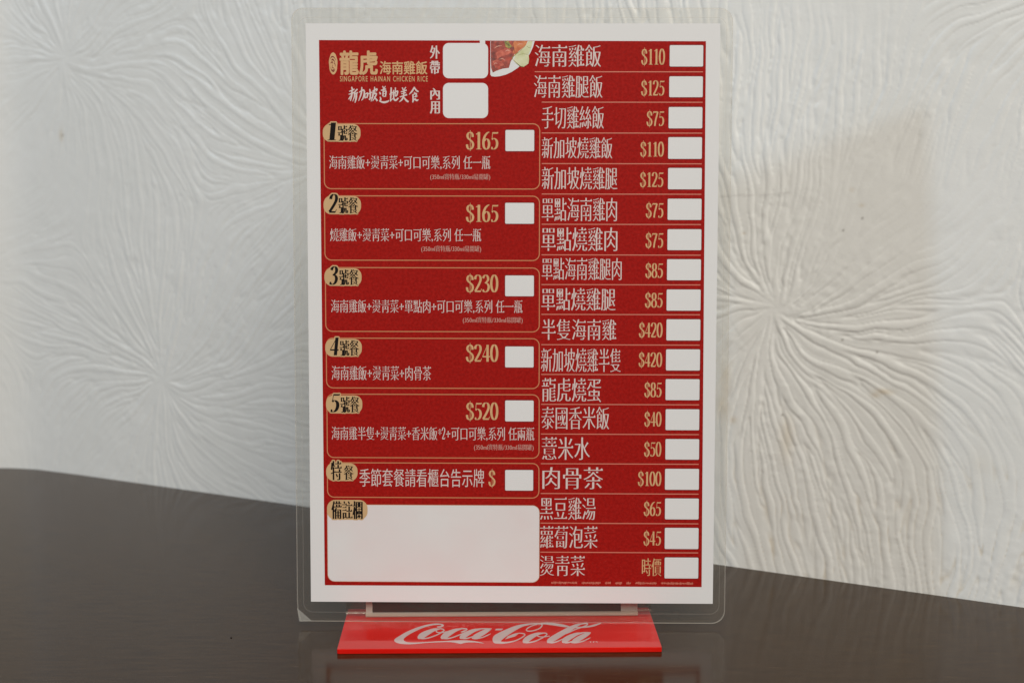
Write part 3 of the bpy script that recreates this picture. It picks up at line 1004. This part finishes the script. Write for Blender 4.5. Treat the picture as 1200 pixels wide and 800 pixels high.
# right column -------------------------------------------------------
rows = [('海南雞飯', (626.6, 52.6, 704.5, 78.7), '$110', (751.5, 57.6, 779.3, 76.0), (784.8, 53.3, 824.0, 78.2)),
        ('海南雞腿飯', (625.6, 88.2, 706.2, 115.0), '$125', (751.3, 94.6, 778.6, 112.2), (784.3, 89.8, 823.5, 114.1)),
        ('手切雞絲飯', (634.9, 124.5, 707.8, 151.1), '$75', (757.7, 130.4, 778.3, 147.8), (783.6, 125.7, 823.0, 150.6)),
        ('新加坡燒雞飯', (634.9, 160.9, 717.6, 186.0), '$110', (750.3, 166.4, 778.1, 183.6), (783.1, 161.0, 822.5, 186.3)),
        ('新加坡燒雞腿', (634.9, 195.8, 723.5, 222.3), '$125', (750.0, 202.0, 777.4, 219.2), (782.9, 197.0, 822.3, 221.9)),
        ('單點海南雞肉', (634.9, 231.9, 723.0, 259.2), '$75', (756.8, 237.9, 777.4, 255.1), (782.4, 233.0, 822.0, 257.7)),
        ('單點燒雞肉', (634.4, 266.5, 723.5, 294.3), '$75', (756.5, 273.0, 777.2, 290.3), (782.2, 268.7, 821.8, 293.1)),
        ('單點海南雞腿肉', (634.9, 302.2, 728.5, 328.0), '$85', (756.3, 308.4, 776.9, 325.4), (781.7, 303.8, 821.3, 328.3)),
        ('單點燒雞腿', (634.4, 337.5, 721.4, 363.9), '$85', (755.8, 343.0, 776.5, 360.2), (781.2, 339.2, 820.9, 363.9)),
        ('半隻海南雞', (634.9, 373.9, 722.3, 398.3), '$420', (748.7, 378.0, 776.5, 395.2), (781.0, 374.1, 820.6, 398.8)),
        ('新加坡燒雞半隻', (634.0, 408.0, 727.5, 435.8), '$420', (748.4, 412.9, 776.0, 429.7), (780.5, 409.2, 820.2, 433.9)),
        ('龍虎燒蛋', (634.9, 442.7, 704.5, 470.7), '$85', (755.1, 447.9, 775.3, 465.0), (780.0, 444.1, 819.7, 468.6)),
        ('泰國香米飯', (634.4, 476.2, 714.0, 502.8), '$40', (755.1, 482.4, 775.2, 499.3), (780.0, 479.3, 819.4, 503.7)),
        ('薏米水', (634.9, 511.8, 691.4, 538.6), '$50', (754.8, 517.6, 775.0, 534.5), (779.8, 514.2, 819.2, 538.2)),
        ('肉骨茶', (635.6, 547.1, 706.9, 572.6), '$100', (747.5, 552.2, 775.0, 568.9), (779.3, 549.0, 819.0, 573.5)),
        ('黑豆雞湯', (632.8, 582.0, 698.0, 608.6), '$65', (754.4, 587.5, 774.6, 603.9), (779.3, 583.7, 818.7, 608.1)),
        ('蘿蔔泡菜', (632.8, 616.0, 700.2, 642.1), '$45', (754.1, 622.0, 774.6, 638.5), (779.0, 618.1, 818.5, 642.8)),
        ('燙靑菜', (632.5, 650.6, 685.5, 674.2), '時價', (752.2, 653.7, 775.0, 674.4), (778.8, 652.8, 818.3, 677.2))]
for name, nb, price, pb, bb in rows:
    text_part('dish_name', name, nb, MING, M_INKW)
    if price[0] == '$':
        text_part('price', price, pb, PRICE, M_GOLD, digits_fit=True)
    else:
        text_part('price', price, pb, dict(thin=0.012, wide=0.016), M_GOLD)
    box_part('tick_box', bb, 0.0004)
for (xa, ya, xb) in ((626.6, 84.4, 823.8), (634.9, 120, 823.4), (634.9, 156.1, 822.9), (634.9, 192, 822.4), (634.9, 227.6, 821.9), (634.8, 263, 821.5), (634.6, 298.8, 821.1),
                     (634.5, 333.6, 820.7), (634.4, 368.5, 820.3), (634.3, 404, 819.9), (634.2, 438.8, 819.7), (634.1, 473.8, 819.3), (633.9, 508.6, 819.0), (633.8, 543.3, 818.8),
                     (633.6, 578.2, 818.6), (633.4, 612.9, 818.4), (633.2, 646.9, 818.2)):
    b = cbox(xa, ya - .55, xb, ya + .55)
    mb = MB()
    mb.flat([(b[0], b[1]), (b[2], b[1]), (b[2], b[3]), (b[0], b[3])], ZF)
    mb.build('divider_line', M_LINEP, menu)
# tiny footnote: unreadable marks
mb = MB()
x = 646.0
for cl in (14, 2, 2, 9, 0, 19, 0, 6, 0, 7, 0, 5, 0, 24, 0, 13, 11, 10):
    if cl == 0:
        x += 5
    for i in range(cl):
        w = random.uniform(.5, 1.1)
        h = random.uniform(.6, 1.5)
        yy = 682.2 + (x - 646) / 168 * 1.0 + random.uniform(-.3, .3)
        if x < 812:
            b = cbox(x, yy - h, x + w, yy + h)
            mb.flat([(b[0], b[1]), (b[2], b[1]), (b[2], b[3]), (b[0], b[3])], ZT)
        x += w + random.uniform(.2, .55)
mb.build('footnote', M_LINEP, menu)

# set meals ----------------------------------------------------------
frames = [(379.4, 144.6, 633.0, 222.0), (380.0, 229.2, 632.7, 305.6), (381.0, 313.2, 632.6, 389.0), (382.0, 395.8, 632.4, 455.2), (382.8, 461.4, 632.3, 536.7), (383.2, 541.7, 632.1, 583.2)]
for fbx in frames:
    frame_part('set_meal_frame', fbx, 0.0026, 0.00034, M_LINE)
meals = [('1號餐', (378.3, 145.6, 422.5, 166.2), '海南雞飯+燙靑菜+可口可樂,系列 任一瓶', (385.6, 182.5, 574.5, 199.0), (504.2, 203.8, 574.5, 211.7), '$165', (546, 154.6, 584, 175.2), (592.3, 152.5, 626.0, 177.2)),
         ('2號餐', (379.2, 229.8, 423.1, 251.2), '燒雞飯+燙靑菜+可口可樂,系列 任一瓶', (386.8, 267.6, 563.8, 283.6), (493.7, 287.9, 563.8, 296.0), '$165', (546, 239.8, 584, 260.0), (592.0, 237.8, 625.8, 262.2)),
         ('3號餐', (380.2, 314.3, 423.7, 335.0), '海南雞飯+燙靑菜+單點肉+可口可樂,系列 任一瓶', (387.8, 351.2, 612.2, 367.2), (542.4, 371.4, 612.5, 379.2), '$230', (546, 322.0, 584, 342.2), (592.0, 322.8, 625.6, 347.0)),
         ('4號餐', (381.2, 397.0, 424.0, 417.8), '海南雞飯+燙靑菜+肉骨茶', (388.5, 428.6, 505.3, 445.3), None, '$240', (546, 403.6, 584, 423.6), (592.0, 405.9, 625.3, 430.3)),
         ('5號餐', (382.1, 463.0, 424.6, 484.2), '海南雞半隻+燙靑菜+香米飯*2+可口可樂,系列 任兩瓶', (388.5, 499.8, 626.0, 516.2), (555.5, 520.2, 625.3, 528.2), '$520', (546, 471.4, 584, 491.6), (592.0, 469.0, 625.3, 493.5)),
         ('特餐', (382.3, 542.4, 419.0, 563.2), '季節套餐請看櫃台告示牌', (421.3, 549.0, 567.3, 570.2), None, '$', (572.4, 550.6, 580.6, 569.2), (592.0, 550.4, 624.8, 574.4)),
         ('備註欄', (383.3, 585.3, 430.8, 608.6), None, None, None, None, None, None)]


def badge(text, px):
    bb = cbox(*px)
    hgt = bb[3] - bb[1]
    mb = MB()
    mb.flat(rounded(*bb, hgt * 0.42, 8), ZB, 0)
    x0, y0, x1, y1 = px
    w, h = x1 - x0, y1 - y0
    items = []
    if text[0] in '12345':
        items.append((text[0], (x0 + w * .115, y0 - h * .10, x0 + w * .35, y0 + h * .92), True))
        items.append((text[1:], (x0 + w * .395, y0 + h * .06, x0 + w * .92, y0 + h * .96), False))
    elif text == '特餐':
        items.append(('特', (x0 + w * .145, y0 - h * .13, x0 + w * .50, y0 + h * .95), False))
        items.append(('餐', (x0 + w * .565, y0 + h * .12, x0 + w * .87, y0 + h * .95), False))
    else:
        items.append((text, (x0 + w * .105, y0 + h * .06, x0 + w * .88, y0 + h * .96), False))
    for t, p, dig in items:                      # tan outline that follows the characters
        c = cbox(*p)
        for k in range(8):
            a = k * math.pi / 4 + .3
            dx, dy = 0.00042 * math.cos(a), 0.00046 * math.sin(a)
            put_text(mb, t, (c[0] + dx, c[1] + dy, c[2] + dx, c[3] + dy), BLACK if not dig else dict(serif=.19), ZB + .000004 + k * .000002, 0, digits_fit=dig, shear=0.10 if dig else 0.0)
    o = mb.build('meal_badge', M_TAN, menu)
    mb = MB()
    for t, p, dig in items:
        put_text(mb, t, cbox(*p), BLACK if not dig else dict(serif=.18), ZT + .00001, 0, digits_fit=dig, shear=0.10 if dig else 0.0)
    mb.build('badge_lettering', M_BLACK, o)


box_part('remark_box', (383.7, 591.3, 632.2, 681.4), 0.0026, False, M_SMUDGE)
frame_part('remark_outline', (383.4, 591.0, 632.5, 681.7), 0.0027, 0.00022, M_LINE)
for text, bpx, desc, dpx, npx, price, ppx, box in meals:
    badge(text, bpx)
    if desc:
        text_part('meal_description', desc, dpx, SANS if text == '特餐' else MINGD, M_INKW)
    if npx:
        text_part('bottle_note', '(350ml寶特瓶/330ml易開罐)', npx, NOTE, M_NOTE)
    if price:
        text_part('price', price, ppx, dict(PRICE, serif=.145), M_GOLD, digits_fit=True)
    if box:
        box_part('tick_box', box, 0.0004)

# header ---------------------------------------------------------------
text_part('shop_name', '龍虎', (398.7, 60.2, 442.0, 87.5), dict(grow=0.030), M_GOLD)
text_part('shop_subtitle', '海南雞飯', (445.2, 72.0, 500.6, 87.4), dict(grow=0.016), M_GOLD)
text_part('english_title', 'SINGAPORE HAINAN CHICKEN RICE', (398.5, 89.5, 501.3, 95.8), dict(grow=0.014, lat=0.24), M_GOLD)
brush = [[(318, 446, 10), (326, 472, 18)], [(293, 492, 8), (330, 478, 14), (348, 468, 6)], [(288, 522, 8), (335, 505, 16), (348, 499, 6)], [(322, 475, 10), (318, 530, 18), (306, 588, 8)], [(306, 538, 8), (289, 572, 12)],
         [(376, 468, 13), (350, 500, 15), (346, 545, 13), (328, 592, 5)], [(350, 516, 8), (381, 503, 14)], [(367, 508, 15), (363, 560, 18), (351, 606, 7)],
         [(393, 502, 8), (432, 478, 16), (446, 500, 15), (433, 560, 13), (416, 582, 5)], [(421, 448, 10), (415, 510, 16), (388, 588, 6)], [(450, 518, 12), (453, 562, 12)], [(450, 520, 8), (480, 511, 16), (471, 557, 13)], [(452, 557, 9), (474, 549, 9)],
         [(500, 468, 11), (506, 520, 16), (501, 580, 9)], [(488, 516, 8), (522, 499, 12)], [(490, 572, 8), (522, 553, 9)], [(530, 486, 10), (572, 468, 15), (565, 492, 8)], [(536, 480, 13), (530, 540, 16), (513, 594, 5)], [(548, 446, 10), (551, 512, 13)],
         [(536, 521, 8), (567, 514, 14), (550, 556, 13), (528, 589, 6)], [(544, 544, 10), (577, 588, 18)],
         [(629, 438, 8), (641, 466, 14)], [(657, 438, 9), (645, 463, 8)], [(612, 482, 10), (663, 467, 14)], [(635, 480, 11), (632, 541, 14)], [(636, 495, 8), (662, 489, 14), (657, 546, 13)], [(637, 516, 7), (655, 512, 7)], [(637, 545, 9), (659, 540, 9)],
         [(598, 498, 12), (609, 521, 16)], [(603, 546, 8), (611, 570, 16), (598, 591, 10)], [(598, 590, 10), (640, 601, 20), (681, 592, 16), (693, 579, 4)],
         [(716, 452, 13), (713, 520, 16), (707, 593, 10)], [(698, 523, 8), (732, 499, 12)], [(703, 592, 8), (732, 563, 9)], [(740, 478, 11), (741, 560, 14), (760, 581, 18), (788, 557, 12)], [(727, 522, 8), (778, 488, 14), (771, 532, 13), (759, 543, 5)], [(758, 452, 11), (755, 542, 11)],
         [(826, 452, 10), (837, 477, 14)], [(862, 448, 11), (845, 476, 8)], [(812, 497, 10), (871, 479, 14)], [(846, 470, 11), (840, 532, 14)], [(816, 517, 8), (864, 504, 12)], [(802, 548, 10), (875, 524, 16)], [(845, 530, 15), (826, 570, 16), (797, 598, 6)], [(840, 549, 10), (866, 581, 18), (889, 597, 16)],
         [(950, 447, 13), (925, 490, 16), (895, 523, 6)], [(949, 454, 10), (966, 480, 16), (989, 496, 14)], [(944, 499, 8), (957, 511, 12)], [(929, 526, 8), (967, 514, 14), (959, 552, 11)], [(936, 546, 7), (956, 542, 7)], [(933, 525, 13), (936, 581, 16), (930, 603, 9)],
         [(935, 586, 9), (957, 569, 9)], [(950, 560, 10), (970, 582, 18), (989, 574, 7)], [(960, 546, 9), (981, 538, 6)]]
V_, F_ = union([[(q[0], q[1]) for q in t] for r_ in brush for t in ribbon(r_)])
mb = MB()
mb.tris([on_card(375 + v[0] / 8.5714, 50 + v[1] / 8.5714) for v in V_], F_, ZT)
mb.build('brush_slogan', M_INKW, menu)
for ch, px in (('外', (503.7, 53.7, 515.6, 69.2)), ('帶', (503.7, 71.6, 515.6, 87.0)), ('內', (504.2, 103.4, 515.6, 117.0)), ('用', (503.8, 119.0, 515.6, 133.4))):
    text_part('order_type', ch, px, dict(thin=0.004, wide=0.036), M_INKW)
box_part('order_box', (519.1, 50.7, 572.0, 92.0), 0.0021, False)
box_part('order_box', (519.1, 97.4, 572.0, 138.6), 0.0021, False)
mb = MB()
b = cbox(562.3, 48.0, 568.6, 53.0)
mb.flat([(b[0], b[1]), (b[2], b[1]), (b[2], b[3] + .0001), (b[0], b[3] + .0001)], ZF + .000015)
mb.build('paper_notch', M_PAPER, menu)
# oval emblem
e0, e1 = on_card(385.4, 61.8), on_card(395.6, 87.6)
ex, ey, rx, ry = (e0[0] + e1[0]) / 2, (e0[1] + e1[1]) / 2, (e1[0] - e0[0]) / 2, (e0[1] - e1[1]) / 2
mb = MB()
mb.flat([(ex + rx * math.cos(a) * (1 + .04 * math.sin(7 * a)), ey + ry * math.sin(a)) for a in np.linspace(0, 2 * math.pi, 40)[:-1]], ZB, 0)
for pts in ([(-.70, .42, .05), (-.30, .62, .12), (.25, .55, .10), (.62, .30, .05)], [(-.45, .30, .05), (-.05, .36, .16), (.40, .14, .05)],
            [(-.62, .02, .05), (-.25, .14, .14), (.00, -.02, .06)], [(.20, .10, .05), (.42, -.06, .14), (.55, -.28, .05)],
            [(-.12, -.10, .05), (-.22, -.34, .10), (.10, -.40, .06)], [(-.58, -.30, .05), (-.42, -.58, .12), (.05, -.70, .16), (.42, -.55, .06)],
            [(-.18, -.52, .04), (.12, -.54, .09), (.30, -.44, .04)]):
    for t in ribbon(pts, None, 4):
        mb.flat([(ex + q[0] * rx, ey + q[1] * ry) for q in t], ZB + .00001, 1)
mb.build('shop_emblem', [M_GOLD, M_EDGE], menu)

# printed plate of food --------------------------------------------------
def pxpoly(pts): return [on_card(*p) for p in pts]


mb = MB()
arc = [(574.6, 48.3), (574.6, 87.6)]
for (x, y) in ((576.0, 89.6), (580.0, 90.1), (586.0, 89.5), (593.0, 87.6), (600.0, 84.3), (606.5, 80.0), (612.5, 74.6), (617.5, 68.6), (621.5, 62.2), (624.5, 55.6), (626.6, 48.4)):
    arc.append((x, y))
mb.flat(pxpoly(arc), ZF, 0)
photo = mb.build('plate_picture', M_PLATE, menu)
mb = MB()
mb.flat(pxpoly([(575.0, 48.4), (603, 48.4), (601, 53), (601, 55.5), (603.2, 61), (602.0, 66.5), (598.5, 72.5), (596.4, 79.8), (589, 80.8), (583, 82.6), (577.5, 85.4), (575.6, 80), (575.2, 70)]), ZF + .00002)
mb.build('chicken_slices', M_CHICK, photo)
mb = MB()
mb.flat(pxpoly([(602.5, 48.4), (618.5, 48.4), (616, 53.5), (612, 57), (607.5, 60.5), (604, 64.8), (600.8, 62), (602, 57.5), (600, 54)]), ZF + .000025)
mb.build('orange_slice', M_CHICK2, photo)
mb = MB()
mb.flat(pxpoly([(581, 62), (590, 57.5), (597, 56), (599.5, 61), (594, 65), (588, 66), (583, 69.5)]), ZF + .000028)
mb.flat(pxpoly([(577.2, 72), (582, 70), (588, 72.5), (592, 78.5), (586, 77.2), (580.5, 79.8)]), ZF + .000028)
mb.build('glazed_pieces', M_CHICK3, photo)
mb = MB()
for pts in ([(579, 57, .2), (583, 54.5, .8), (588, 53.8, .3)], [(592, 60.5, .2), (595, 59, .9), (598, 60.5, .2)], [(585, 70, .2), (588.5, 69, .7), (592, 71, .2)], [(578.5, 76, .2), (580.5, 74.2, .7), (583, 75, .2)], [(606, 53.5, .2), (609, 51.8, .7), (613, 52, .2)]):
    for t in ribbon(pts):
        mb.flat(pxpoly(t), ZF + .00005)
mb.build('sauce_glints', M_GLINT, photo)
mb = MB()
for pts in ([(575.2, 62, .4), (580, 61.6, 1.4), (586, 59, .9), (590, 55, .3)], [(583, 83, .3), (588, 78.5, 1.1), (595, 74.5, .9), (598, 68, .3)], [(600.5, 50, .3), (602, 57, 1.2), (603, 62, .4)]):
    for t in ribbon(pts):
        mb.flat(pxpoly(t), ZF + .000045)
mb.build('dark_gaps', M_CHICK, photo)
mb = MB()
mb.flat(pxpoly([(591, 48.4), (596, 48.4), (597.5, 51.5), (600, 54.5), (596.5, 57.5), (592.5, 55)]), ZF + .000035)
mb.build('herb_garnish', M_HERB, photo)
mb = MB()
cu = [(604.2, 64.5), (609, 60.5), (613.5, 56.5), (616.8, 52.6), (619.5, 48.6), (624.0, 48.6), (623.2, 53), (621.4, 59.5), (619.4, 64), (620, 69.5), (619.2, 74.8), (614, 78.4), (610, 77.6), (606, 74.6), (602, 71)]
mb.flat(pxpoly(cu), ZF + .00004)
mb.build('cucumber_slices', M_CUKE, photo)
mb = MB()
for pts in ([(602, 71, .2), (600.4, 68, .9), (603.6, 64.6, .9), (609, 60.2, .5), (614, 55.8, .4), (617, 52, .2)], [(602, 71, .6), (606, 74.8, .9), (610, 77.9, .7), (614, 78.6, .4)],
            [(606.5, 65.5, .2), (612, 63.5, .4), (619, 64, .3)], [(616, 53.2, .2), (619.6, 56, .4), (622, 56.5, .2)]):
    for t in ribbon(pts):
        mb.flat(pxpoly(t), ZF + .00005)
mb.build('cucumber_skin', M_HERB, photo)
